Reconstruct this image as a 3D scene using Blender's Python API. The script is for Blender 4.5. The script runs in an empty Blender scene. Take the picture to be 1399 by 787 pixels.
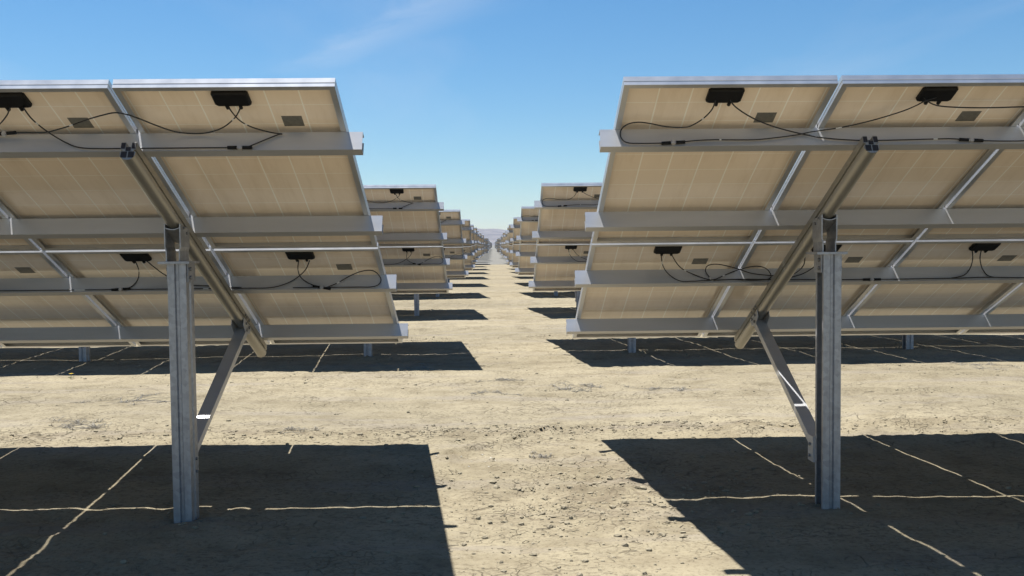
import bpy, bmesh, math, random
import numpy as np
from mathutils import Vector, Matrix, Euler

random.seed(7)
C = bpy.context.scene.collection
SC = bpy.context.scene
R = math.radians

# ------------------------------------------------------------------ measures (metres)
EYE = 1.48                       # eye height above the soil
TILT = R(26.09)
MW, ML, GAP = 0.992, 1.647, 0.02  # one panel, and the gap between panels
FT = 0.046                       # frame depth
ROWGAP = 0.026                   # gap between the upper and the lower panels
NCOL = 9
PITCH = 7.589                    # spacing of the rows
XL, XR = -0.704, 0.609           # inner ends of the tables either side of the aisle
YL, YR = 4.3804, 4.4596          # top edge of the first tables
ZL, ZR = 0.7592 + EYE, 0.7707 + EYE
PUR = [0.37, 1.235, 2.045, 2.905]  # purlins, measured down the slope
N_FULL, N_ROWS = 6, 46
SUN_EL, SUN_AZ = 70.0, -44.0     # azimuth from +Y towards +X
ct, st = math.cos(TILT), math.sin(TILT)

# ------------------------------------------------------------------ mesh collector
class MB:
    def __init__(s): s.v, s.f, s.m, s.sm = [], [], [], []
    def add(s, vs, fs, mat=0, smooth=False):
        k = len(s.v); s.v += [tuple(v) for v in vs]
        for f in fs: s.f.append([i + k for i in f]); s.m.append(mat); s.sm.append(smooth)
    def box(s, x0, x1, y0, y1, z0, z1, mat=0, xf=None):
        vs = [(x, y, z) for z in (z0, z1) for y in (y0, y1) for x in (x0, x1)]
        if xf: vs = [xf(Vector(v)) for v in vs]
        s.add(vs, [(0, 2, 3, 1), (4, 5, 7, 6), (0, 1, 5, 4), (2, 6, 7, 3), (0, 4, 6, 2), (1, 3, 7, 5)], mat)
    def prism(s, prof, a, b, mat=0, smooth=False, cap=True):
        """prof: closed loop of 3-D offsets; swept from a to b"""
        n = len(prof); a, b = Vector(a), Vector(b)
        vs = [a + Vector(p) for p in prof] + [b + Vector(p) for p in prof]
        s.add(vs, [(i, (i + 1) % n, n + (i + 1) % n, n + i) for i in range(n)], mat, smooth)
        if cap: s.add(vs, [tuple(range(n))[::-1], tuple(range(n, 2 * n))], mat)
    def tube(s, pts, r, n=8, mat=0, mats=None):
        pts = [Vector(p) for p in pts]; k = len(pts); up = None; vs = []
        for i, p in enumerate(pts):
            d = (pts[min(i + 1, k - 1)] - pts[max(i - 1, 0)]).normalized()
            if up is None: up = d.orthogonal().normalized()
            up = (up - d * up.dot(d)); up = up.normalized() if up.length > 1e-6 else d.orthogonal().normalized()
            w = d.cross(up)
            vs += [p + r * (math.cos(t) * up + math.sin(t) * w) for t in (2 * math.pi * j / n for j in range(n))]
        for i in range(k - 1):
            s.add(vs[i * n:(i + 2) * n], [(j, (j + 1) % n, n + (j + 1) % n, n + j) for j in range(n)], mats[i] if mats else mat, True)
        s.add(vs[:n], [tuple(range(n))[::-1]], mat); s.add(vs[-n:], [tuple(range(n))], mat)
    def cyl(s, a, b, r, n=10, mat=0): 
        s.tube([a, b], r, n, mat)
    def mesh(s, name, mats):
        me = bpy.data.meshes.new(name); me.from_pydata(s.v, [], s.f)
        for m in mats: me.materials.append(m)
        me.polygons.foreach_set('material_index', s.m); me.polygons.foreach_set('use_smooth', s.sm)
        bm = bmesh.new(); bm.from_mesh(me); bmesh.ops.remove_doubles(bm, verts=bm.verts, dist=1e-6)
        bmesh.ops.recalc_face_normals(bm, faces=bm.faces); bm.to_mesh(me); bm.free(); me.update()
        return me

def link(name, me, parent=None, loc=(0, 0, 0), rot=(0, 0, 0)):
    o = bpy.data.objects.new(name, me); C.objects.link(o); o.parent = parent
    o.location = loc; o.rotation_euler = rot
    return o

def tag(o, label=None, cat=None, group=None, kind=None):
    for k, v in (('label', label), ('category', cat), ('group', group), ('kind', kind)):
        if v: o[k] = v
    return o

# ------------------------------------------------------------------ materials
def mat(name):
    m = bpy.data.materials.new(name); m.use_nodes = True
    nt = m.node_tree; b = nt.nodes['Principled BSDF']
    return m, nt, b
def N(nt, t, **kw):
    n = nt.nodes.new(t)
    for k, v in kw.items():
        if k in n.inputs.keys(): n.inputs[k].default_value = v
        else: setattr(n, k, v)
    return n
def ramp(nt, src, stops):
    r = nt.nodes.new('ShaderNodeValToRGB'); e = r.color_ramp.elements
    while len(e) < len(stops): e.new(0.5)
    for i, (p, c) in enumerate(stops): e[i].position = p; e[i].color = (*c, 1) if len(c) == 3 else c
    nt.links.new(src, r.inputs['Fac']); return r.outputs['Color']
def mix(nt, fac, a, b, blend='MIX'):
    n = nt.nodes.new('ShaderNodeMix'); n.data_type = 'RGBA'; n.blend_type = blend
    for i, s in ((0, fac), (6, a), (7, b)):
        if isinstance(s, (int, float)): n.inputs[i].default_value = s
        elif isinstance(s, tuple): n.inputs[i].default_value = (*s, 1)
        else: nt.links.new(s, n.inputs[i])
    return n.outputs[2]
def math_(nt, op, a, b=None, clamp=False):
    n = nt.nodes.new('ShaderNodeMath'); n.operation = op; n.use_clamp = clamp
    for i, s in enumerate((a, b)):
        if s is None: continue
        if isinstance(s, (int, float)): n.inputs[i].default_value = s
        else: nt.links.new(s, n.inputs[i])
    return n.outputs[0]

def metal(name, c1, c2, scale, rough, metallic=1.0, stretch=(1, 1, 1), rvar=.1, bump=0.0):
    m, nt, b = mat(name)
    tc = N(nt, 'ShaderNodeTexCoord'); mp = N(nt, 'ShaderNodeMapping'); mp.inputs['Scale'].default_value = stretch
    nt.links.new(tc.outputs['Object'], mp.inputs['Vector'])
    no = N(nt, 'ShaderNodeTexNoise', Scale=scale, Detail=5.0, Roughness=0.6); nt.links.new(mp.outputs[0], no.inputs['Vector'])
    nt.links.new(ramp(nt, no.outputs['Fac'], [(0.3, c1), (0.7, c2)]), b.inputs['Base Color'])
    b.inputs['Metallic'].default_value = metallic
    nt.links.new(math_(nt, 'ADD', math_(nt, 'MULTIPLY', no.outputs['Fac'], 2 * rvar), rough - rvar), b.inputs['Roughness'])
    if bump:
        bp = N(nt, 'ShaderNodeBump', Strength=bump, Distance=0.002); nt.links.new(no.outputs['Fac'], bp.inputs['Height']); nt.links.new(bp.outputs[0], b.inputs['Normal'])
    return m
M_FRAME = metal('anodised_frame', (.56, .565, .575), (.64, .645, .655), 9, .42, .75, (1, .3, 1))
M_ALU = metal('mill_aluminium', (.47, .47, .475), (.56, .56, .57), 7, .42, .6, (.15, 1, 1), .07)
M_BEAM = metal('extruded_aluminium', (.36, .345, .305), (.45, .43, .385), 6, .45, .85, (1, .15, 1), .06)
M_DARK = metal('painted_hollow_shade', (.012, .011, .013), (.02, .018, .022), 20, .6, 0)
M_BOLT = metal('bolt_steel', (.2, .2, .2), (.3, .3, .3), 60, .5, .8)
M_CABLE = metal('black_cable', (.010, .010, .011), (.018, .018, .019), 30, .45, 0)
M_TAG = metal('white_cable_mark', (.6, .6, .58), (.7, .7, .68), 30, .6, 0)
M_JBOX = metal('black_plastic', (.006, .006, .007), (.011, .011, .012), 25, .55, 0); M_JBOX.node_tree.nodes['Principled BSDF'].inputs['Specular IOR Level'].default_value = .2
M_LABEL = metal('grey_sticker', (.10, .10, .09), (.17, .165, .15), 55, .5, 0)

def galv():
    m, nt, b = mat('galvanised_steel')
    tc = N(nt, 'ShaderNodeTexCoord')
    v = N(nt, 'ShaderNodeTexVoronoi', Scale=45.0); nt.links.new(tc.outputs['Object'], v.inputs['Vector'])
    mp = N(nt, 'ShaderNodeMapping'); mp.inputs['Scale'].default_value = (14, 14, 1.1); nt.links.new(tc.outputs['Object'], mp.inputs['Vector'])
    no = N(nt, 'ShaderNodeTexNoise', Scale=1.0, Detail=5.0, Roughness=.65); nt.links.new(mp.outputs[0], no.inputs['Vector'])
    a = ramp(nt, v.outputs['Color'], [(0.0, (.35, .355, .37)), (1.0, (.49, .497, .515))])
    s = ramp(nt, no.outputs['Fac'], [(.32, (.72, .72, .73)), (.7, (1, 1, 1))])
    nt.links.new(mix(nt, 1.0, a, s, 'MULTIPLY'), b.inputs['Base Color'])
    b.inputs['Metallic'].default_value = .7
    nt.links.new(math_(nt, 'ADD', math_(nt, 'MULTIPLY', no.outputs['Fac'], .25), .36), b.inputs['Roughness'])
    return m
M_GALV = galv()

def backsheet():
    """white polymer back of a panel; light coming through the cell gaps is painted in as paler lines"""
    m, nt, b = mat('panel_backsheet')
    tc = N(nt, 'ShaderNodeTexCoord'); sp = N(nt, 'ShaderNodeSeparateXYZ'); nt.links.new(tc.outputs['Object'], sp.inputs[0])
    def lines(src, off, pitch, w):
        f = math_(nt, 'FRACT', math_(nt, 'DIVIDE', math_(nt, 'ADD', src, off), pitch))
        d = math_(nt, 'ABSOLUTE', math_(nt, 'SUBTRACT', f, .5))
        return math_(nt, 'GREATER_THAN', d, .5 - w / pitch / 2)
    lx = lines(sp.outputs['X'], -0.022 + 10 * .158, .158, .0068)
    ly = lines(sp.outputs['Y'], -0.035 + 10 * .158, .158, .0050)
    bus = lines(sp.outputs['X'], -0.022 - .026 + 10 * .0527, .0527, .0022)
    no = N(nt, 'ShaderNodeTexNoise', Scale=2.2, Detail=4.0, Roughness=.6); nt.links.new(tc.outputs['Object'], no.inputs['Vector'])
    cv = N(nt, 'ShaderNodeTexVoronoi', Scale=1 / .158); cv.distance = 'CHEBYCHEV'
    base = ramp(nt, no.outputs['Fac'], [(.3, (.84, .715, .590)), (.7, (.89, .765, .635))])
    base = mix(nt, math_(nt, 'MULTIPLY', bus, .06), base, (.60, .55, .47))
    base = mix(nt, math_(nt, 'MULTIPLY', lx, .95), base, (.97, .93, .86))
    base = mix(nt, math_(nt, 'MULTIPLY', ly, .7), base, (.97, .93, .86))
    nt.links.new(base, b.inputs['Base Color'])
    dust = N(nt, 'ShaderNodeTexNoise', Scale=1.0, Detail=6.0, Roughness=.7); mp = N(nt, 'ShaderNodeMapping'); mp.inputs['Scale'].default_value = (9, 1.3, 1)
    oi = N(nt, 'ShaderNodeObjectInfo'); av = N(nt, 'ShaderNodeVectorMath'); av.operation = 'ADD'; rv = math_(nt, 'MULTIPLY', oi.outputs['Random'], 40)
    nt.links.new(tc.outputs['Object'], av.inputs[0]); nt.links.new(rv, av.inputs[1]); nt.links.new(av.outputs[0], mp.inputs[0]); nt.links.new(mp.outputs[0], dust.inputs['Vector'])
    dirt = ramp(nt, dust.outputs['Fac'], [(.28, (.90, .875, .84)), (.50, (1, 1, 1)), (.8, (1.03, 1.03, 1.03))])
    base = mix(nt, 1.0, base, dirt, 'MULTIPLY'); base = mix(nt, 1.0, base, ramp(nt, oi.outputs['Random'], [(0, (.95, .95, .945)), (1, (1.04, 1.04, 1.03))]), 'MULTIPLY')
    nt.links.new(base, b.inputs['Base Color'])
    nt.links.new(math_(nt, 'ADD', math_(nt, 'MULTIPLY', dust.outputs['Fac'], .14), .09), b.inputs['Roughness']); b.inputs['Specular IOR Level'].default_value = .7
    return m
M_BACK = backsheet()

def cells():
    m, nt, b = mat('solar_cells_under_glass')
    tc = N(nt, 'ShaderNodeTexCoord'); sp = N(nt, 'ShaderNodeSeparateXYZ'); nt.links.new(tc.outputs['Object'], sp.inputs[0])
    def lines(src, off, pitch, w):
        f = math_(nt, 'FRACT', math_(nt, 'DIVIDE', math_(nt, 'ADD', src, off), pitch))
        return math_(nt, 'GREATER_THAN', math_(nt, 'ABSOLUTE', math_(nt, 'SUBTRACT', f, .5)), .5 - w / pitch / 2)
    lx = lines(sp.outputs['X'], -0.022 + 1.58, .158, .004); ly = lines(sp.outputs['Y'], -0.035 + 1.58, .158, .004)
    bus = lines(sp.outputs['X'], -0.022 - .026 + .527, .0527, .0016)
    v = N(nt, 'ShaderNodeTexVoronoi', Scale=60.0); nt.links.new(tc.outputs['Object'], v.inputs['Vector'])
    c = ramp(nt, v.outputs['Color'], [(0, (.006, .010, .030)), (1, (.012, .020, .055))])
    c = mix(nt, bus, c, (.35, .36, .38)); c = mix(nt, math_(nt, 'MAXIMUM', lx, ly), c, (.5, .5, .5))
    nt.links.new(c, b.inputs['Base Color']); b.inputs['Roughness'].default_value = .12
    return m
M_CELL = cells()

# ------------------------------------------------------------------ panel meshes (x along the row, y down the slope, z out of the glass)
def smooth_path(pts, sub=5):
    P = [Vector(p) for p in pts]; out = []
    for i in range(len(P) - 1):
        a, b, c, d = P[max(i - 1, 0)], P[i], P[i + 1], P[min(i + 2, len(P) - 1)]
        for k in range(sub):
            t = k / sub
            out.append(.5 * ((2 * b) + (c - a) * t + (2 * a - 5 * b + 4 * c - d) * t * t + (3 * b - a - 3 * c + d) * t ** 3))
    return out + [P[-1]]

def panel_meshes():
    lam = MB(); z0, z1 = -.0105, -.0045; e = .006
    x0, x1, y0, y1 = e, MW - e, e, ML - e
    vs = [(x, y, z) for z in (z0, z1) for y in (y0, y1) for x in (x0, x1)]
    lam.add(vs, [(0, 2, 3, 1)], 0); lam.add(vs, [(4, 5, 7, 6)], 1)
    lam.add(vs, [(0, 1, 5, 4), (2, 6, 7, 3), (0, 4, 6, 2), (1, 3, 7, 5)], 0)
    fr = MB(); w, fl, ft = .0035, .027, .0028
    def bar(L, xf):
        # L-shaped section with a rolled rib on the outer wall and a lip over the glass
        s = [(0, 0), (.011, 0), (.011, -.004), (w, -.004), (w, -FT + ft), (fl, -FT + ft), (fl, -FT), (0, -FT), (0, -.0300), (.0022, -.0285), (.0022, -.0255), (0, -.024)]
        a = [xf(0, p, q) for p, q in s]; b = [xf(L, p, q) for p, q in s]; n = len(s)
        # mitred ends
        a = [xf(p, p, q) for p, q in s]; b = [xf(L - p, p, q) for p, q in s]
        fr.add(a + b, [(i, (i + 1) % n, n + (i + 1) % n, n + i) for i in range(n)])
    bar(MW, lambda t, p, q: (t, p, q)); bar(MW, lambda t, p, q: (t, ML - p, q))
    bar(ML, lambda t, p, q: (p, t, q)); bar(ML, lambda t, p, q: (MW - p, t, q))
    jb = MB(); cx, cy = MW / 2, .126
    def ring(hx, hy, ch, z): return [(cx - hx + ch, cy - hy, z), (cx + hx - ch, cy - hy, z), (cx + hx, cy - hy + ch, z), (cx + hx, cy + hy - ch, z), (cx + hx - ch, cy + hy, z), (cx - hx + ch, cy + hy, z), (cx - hx, cy + hy - ch, z), (cx - hx, cy - hy + ch, z)]
    rs = ring(.084, .052, .010, -.011) + ring(.084, .052, .010, -.024) + ring(.077, .045, .010, -.031)
    jb.add(rs, [(k * 8 + i, k * 8 + (i + 1) % 8, k * 8 + 8 + (i + 1) % 8, k * 8 + 8 + i) for k in (0, 1) for i in range(8)] + [tuple(range(16, 24))])
    for dx in (-.032, .032): jb.cyl((cx + dx, cy + .038, -.026), (cx + dx * .95, cy + .066, -.028), .009, 8)
    lb = MB(); lb.box(cx + .195, cx + .292, .285, .372, -.0113, -.0105)
    return (lam.mesh('laminate', [M_BACK, M_CELL]), fr.mesh('panel_frame', [M_FRAME]), jb.mesh('junction_box', [M_JBOX]), lb.mesh('rating_label', [M_LABEL]))
ME_LAM, ME_FRAME, ME_JB, ME_LABEL = panel_meshes()

def purlin_mesh(sg, s, length):
    """open channel: web up-slope, flanges turned down-slope, with the clamps that pin the panels"""
    m = MB(); t = .0035; fw = .053; h0, h1 = -FT - .001, -.146
    prof = [(s, h0), (s + .048, h0), (s + .048, h0 - t), (s + t, h0 - t), (s + t, h1 + t), (s + fw - t, h1 + t), (s + fw - t, h1 + .066), (s + fw, h1 + .066), (s + fw, h1), (s, h1)]
    prof = [(0, a, b) for a, b in prof]
    x0, x1 = sorted((sg * -.078, sg * (length + .078)))
    m.prism(prof, (x0, 0, 0), (x1, 0, 0))
    return m
def clamp_boxes(m, sg, s):
    for k in range(1, NCOL):
        x = sg * (k * (MW + GAP) - GAP / 2)
        m.box(x - .007, x + .007, s + .008, s + .046, -FT - .0012, .001)
        m.box(x - .02, x + .02, s + .008, s + .046, .0012, .0045)

BEAM_TOP, BEAM_BOT = -.1485, -.245
def beam_mesh():
    m = MB(); hw = .036
    top, bot = BEAM_TOP, BEAM_BOT
    r = [(-hw + .004, top), (-.015, top), (-.013, top - .004), (-.013, top - .026), (.013, top - .026), (.013, top - .004), (.015, top), (hw - .004, top), (hw, top - .004)]
    r += [(hw, top - .040), (hw - .010, top - .042), (hw - .010, top - .050), (hw, top - .052), (hw, top - .062)]
    arc = [(hw * math.cos(a), top - .062 - (top - .062 - bot) * math.sin(a)) for a in (R(x) for x in range(12, 180, 12))]
    r += arc
    r += [(-hw, top - .062), (-hw, top - .052), (-hw + .010, top - .050), (-hw + .010, top - .042), (-hw, top - .040), (-hw, top - .004)]
    y0, y1 = .285, 3.05
    n = len(r); vs = [(x, y0, z) for x, z in r] + [(x, y1, z) for x, z in r]
    m.add(vs, [(i, (i + 1) % n, n + (i + 1) % n, n + i) for i in range(n)])
    m.add(vs, [tuple(range(n))[::-1], tuple(range(n, 2 * n))])
    for y, d in ((y0, -.003), (y1, .003)):          # shade inside the hollow chambers, painted as dark blocks on the solid ends
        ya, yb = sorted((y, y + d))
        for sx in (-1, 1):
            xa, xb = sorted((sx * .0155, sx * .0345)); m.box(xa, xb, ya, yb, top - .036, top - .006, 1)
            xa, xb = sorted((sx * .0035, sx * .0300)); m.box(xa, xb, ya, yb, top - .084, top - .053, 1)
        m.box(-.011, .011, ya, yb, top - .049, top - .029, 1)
    for y in (2.40, 2.44, 2.50):
        for sx in (-1, 1): m.cyl((sx * .036, y, top - .025), (sx * .042, y, top - .025), .009, 6, 2)
    return m.mesh('support_beam', [M_BEAM, M_DARK, M_BOLT])
ME_BEAM = beam_mesh()

PX = .018                                 # the posts stand a finger's width off the beam line
def post_mesh(z1):
    """roll-formed open channel: grooved front flange, web on the +x side, open towards -x"""
    m = MB(); t = .005; hw = .049; d = .128
    o = [(-hw, 0), (-.013, 0), (-.007, .011), (.007, .011), (.013, 0), (hw, 0), (hw, d * .38), (hw - .012, d * .44), (hw - .012, d * .56), (hw, d * .62), (hw, d), (.0, d), (-hw, d), (-hw, d - .022)]
    i = [(-hw + t, d - .022), (-hw + t, d - t), (hw - t, d - t), (hw - t, d * .62 + .002), (hw - .012 - t, d * .56 + .002), (hw - .012 - t, d * .44 - .002), (hw - t, d * .38 - .002), (hw - t, t), (.015, t), (.009, .011 + t), (-.009, .011 + t), (-.015, t), (-hw + t, t), (-hw + t, .022), (-hw, .022)]
    m.prism([(x, y, 0) for x, y in o + i], (PX, 0, -.35), (PX, 0, z1))
    for z in (.26, .33):
        m.cyl((PX + hw, .098, z), (PX + hw + .008, .098, z), .010, 6, 1)
    return m.mesh('post', [M_GALV, M_BOLT])

def cap_mesh(z1, zs):
    """head bracket: plate on the post, straps down its sides, two cheeks and a curved saddle under the beam. z1 plate underside, zs saddle height at the front"""
    m = MB()
    m.box(-.083 + PX * .5, .083 + PX * .5, -.022, .165, z1, z1 + .013)
    for sx in (-1, 1):
        xa, xb = sorted((PX + sx * .0505, PX + sx * .0565))
        m.box(xa, xb, .015, .135, z1 - .10, z1 - .0002)
        for z in (z1 - .03, z1 - .075): m.cyl((PX + sx * .0565, .045, z), (PX + sx * .066, .045, z), .011, 6, 1)
        # cheeks: narrow below, spread to the beam's width above
        zb = z1 + .0132; zm = zb + .055; z2 = zb + .075
        sl = st / ct
        for yy0, yy1 in ((0.0, .15),):
            prof = [(sx * .0315, zb), (sx * .0315, zm), (sx * .0375, z2), (sx * .0375, zs + .06), (sx * .0435, zs + .06), (sx * .0435, z2), (sx * .0375, zm), (sx * .0375, zb)]
            vs = []
            for yy in (yy0, yy1):
                for k, (x, z) in enumerate(prof):
                    dz = -yy * sl if k in (3, 4) else 0
                    dz += (-.045 if yy == 0 and k in (3, 4) else 0)
                    vs.append((x, yy, z + dz))
            n = len(prof)
            m.add(vs, [(i, (i + 1) % n, n + (i + 1) % n, n + i) for i in range(n)] + [tuple(range(n)), tuple(range(n, 2 * n))])
        for (yy, z) in ((.05, zs - .005), (.10, zs - .035)): m.cyl((sx * .0435, yy, z), (sx * .051, yy, z), .008, 6, 1)
    arc = [(x, .010 * (x / .0375) ** 2) for x in (-.0374, -.028, -.014, 0, .014, .028, .0374)]
    prof = [(x, z) for x, z in arc] + [(x, z - .005) for x, z in arc[::-1]]; n = len(prof); sl = st / ct
    vs = [(x, 0.002, zs + z - .013) for x, z in prof] + [(x, .148, zs + z - .013 - .146 * sl) for x, z in prof]
    m.add(vs, [(i, (i + 1) % n, n + (i + 1) % n, n + i) for i in range(n)] + [tuple(range(n)), tuple(range(n, 2 * n))])
    return m.mesh('head_bracket', [M_GALV, M_BOLT])

def brace_mesh(a, b):
    """channel from the foot of the post up to the beam, open side down"""
    m = MB(); a, b = Vector(a), Vector(b); d = (b - a).normalized(); nrm = Vector((1, 0, 0)).cross(d).normalized()
    if nrm.z < 0: nrm = -nrm
    hw, h, t = .037, .042, .004
    sec = [(-hw, -h), (-hw, 0), (hw, 0), (hw, -h), (hw - t, -h), (hw - t, -t), (-hw + t, -t), (-hw + t, -h)]
    m.prism([Vector((x, 0, 0)) + nrm * z for x, z in sec], a, b)
    return m, d, nrm

# ------------------------------------------------------------------ cable runs (across the slope, down the slope, depth below the glass)
CABLES = {"L": [[[0.52, 0.17, 0.03], [0.503, 0.168, 0.06], [0.482, 0.247, 0.06], [0.437, 0.304, 0.06], [0.36, 0.349, 0.06], [0.309, 0.358, 0.063], [0.326, 0.358, 0.067], [0.377, 0.358, 0.091], [0.427, 0.358, 0.116], [0.471, 0.358, 0.136], [0.512, 0.358, 0.138], [0.557, 0.358, 0.138], [0.633, 0.358, 0.138], [0.772, 0.358, 0.138], [0.928, 0.358, 0.138], [1.067, 0.358, 0.138], [1.153, 0.358, 0.138], [1.259, 0.358, 0.132], [1.333, 0.358, 0.103], [1.415, 0.328, 0.06], [1.44, 0.228, 0.06], [1.44, 0.144, 0.06], [1.461, 0.165, 0.03]], [[0.463, 0.171, 0.03], [0.471, 0.174, 0.06], [0.505, 0.228, 0.06], [0.575, 0.302, 0.06], [0.656, 0.345, 0.06], [0.729, 0.354, 0.06], [0.811, 0.337, 0.06], [0.881, 0.285, 0.06], [0.946, 0.223, 0.06], [0.994, 0.186, 0.06], [1.037, 0.173, 0.06], [1.084, 0.185, 0.06], [1.185, 0.226, 0.06], [1.291, 0.28, 0.06], [1.375, 0.316, 0.06], [1.435, 0.335, 0.06], [1.538, 0.333, 0.06], [1.647, 0.344, 0.06], [1.757, 0.358, 0.063], [1.894, 0.354, 0.06], [2.007, 0.308, 0.06]], [[1.521, 0.164, 0.03], [1.544, 0.191, 0.06], [1.625, 0.275, 0.06], [1.713, 0.337, 0.06], [1.86, 0.358, 0.066]], [[0.515, 1.857, 0.03], [0.53, 1.923, 0.06], [0.532, 2.033, 0.066], [0.478, 2.033, 0.108], [0.411, 2.033, 0.134], [0.369, 2.033, 0.138], [0.3, 2.033, 0.11], [0.208, 2.021, 0.06], [0.12, 1.955, 0.06], [0.056, 1.962, 0.06], [0.021, 2.033, 0.077], [0.029, 2.033, 0.118], [0.075, 2.033, 0.138], [0.159, 2.033, 0.138], [0.275, 2.033, 0.138], [0.392, 2.033, 0.138], [0.508, 2.033, 0.138], [0.577, 2.033, 0.138]], [[0.447, 1.858, 0.03], [0.486, 1.935, 0.06], [0.56, 2.033, 0.071], [0.627, 2.033, 0.111], [0.718, 2.033, 0.136], [0.857, 2.033, 0.138], [1.042, 2.033, 0.138], [1.227, 2.033, 0.138], [1.505, 2.033, 0.138], [1.828, 2.033, 0.138], [2.15, 2.033, 0.138], [2.427, 2.033, 0.138], [2.702, 2.033, 0.138]], [[1.524, 1.844, 0.03], [1.528, 1.931, 0.06], [1.573, 2.033, 0.08], [1.613, 2.033, 0.125], [1.69, 2.033, 0.137], [1.874, 2.033, 0.138]], [[1.453, 1.845, 0.03], [1.41, 1.879, 0.06], [1.382, 1.991, 0.06], [1.278, 2.033, 0.104], [1.09, 2.033, 0.121], [0.904, 2.033, 0.133]]], "R": [[[0.454, 0.144, 0.03], [0.441, 0.179, 0.06], [0.417, 0.253, 0.06], [0.378, 0.31, 0.06], [0.336, 0.335, 0.06], [0.244, 0.328, 0.06], [0.168, 0.301, 0.06], [0.102, 0.287, 0.06], [0.051, 0.306, 0.06], [0.026, 0.357, 0.06], [0.024, 0.358, 0.102], [0.053, 0.358, 0.131], [0.135, 0.358, 0.136], [0.279, 0.358, 0.133], [0.388, 0.358, 0.122], [0.479, 0.358, 0.118], [0.533, 0.358, 0.119], [0.678, 0.358, 0.12], [0.788, 0.358, 0.109], [0.899, 0.358, 0.093], [0.974, 0.358, 0.076], [1.118, 0.346, 0.06], [1.243, 0.289, 0.06], [1.359, 0.215, 0.06], [1.411, 0.166, 0.06], [1.443, 0.124, 0.06], [1.507, 0.139, 0.03]], [[0.521, 0.145, 0.03], [0.554, 0.168, 0.06], [0.661, 0.263, 0.06], [0.79, 0.341, 0.06], [0.935, 0.358, 0.093], [1.041, 0.358, 0.115], [1.22, 0.358, 0.129], [1.439, 0.358, 0.127], [1.567, 0.358, 0.124], [1.658, 0.358, 0.123], [1.73, 0.358, 0.13], [1.873, 0.358, 0.138], [2.015, 0.358, 0.138], [2.168, 0.358, 0.129], [2.325, 0.358, 0.088], [2.466, 0.273, 0.06], [2.497, 0.193, 0.03]], [[1.447, 0.138, 0.03], [1.469, 0.137, 0.06], [1.535, 0.168, 0.06], [1.665, 0.182, 0.06], [1.807, 0.184, 0.06], [1.943, 0.179, 0.06], [2.093, 0.187, 0.06], [2.327, 0.221, 0.06]], [[0.457, 1.842, 0.03], [0.489, 1.967, 0.06], [0.54, 2.033, 0.093], [0.608, 2.033, 0.136], [0.703, 2.033, 0.137], [0.824, 2.033, 0.128], [0.899, 2.033, 0.097], [0.989, 2.033, 0.061], [1.083, 1.981, 0.06], [1.161, 2.006, 0.06], [1.202, 2.033, 0.095], [1.184, 2.033, 0.127], [1.087, 2.033, 0.136], [0.943, 2.033, 0.129], [0.847, 2.033, 0.133]], [[0.523, 1.844, 0.03], [0.594, 1.969, 0.06], [0.684, 2.033, 0.084], [0.8, 2.033, 0.128], [0.777, 2.033, 0.07], [0.778, 1.963, 0.06], [0.836, 1.942, 0.06], [0.941, 1.989, 0.06], [0.997, 2.025, 0.06], [1.092, 2.033, 0.089], [1.234, 2.033, 0.106]], [[0.823, 2.033, 0.133], [0.992, 2.033, 0.127], [1.231, 2.033, 0.132], [1.662, 2.033, 0.138], [2.144, 2.033, 0.138], [2.435, 2.033, 0.136], [2.605, 2.033, 0.132], [2.865, 2.033, 0.138], [3.113, 2.033, 0.138]], [[2.448, 1.823, 0.03], [2.483, 1.903, 0.06], [2.522, 2.033, 0.068], [2.473, 2.033, 0.115], [2.387, 2.033, 0.135]], [[2.51, 1.825, 0.03], [2.531, 1.904, 0.06], [2.607, 2.033, 0.08], [2.649, 2.033, 0.128], [2.773, 2.033, 0.137]], [[1.384, 1.853, 0.03], [1.404, 1.967, 0.06], [1.356, 2.033, 0.092], [1.232, 2.033, 0.122]]]}

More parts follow.
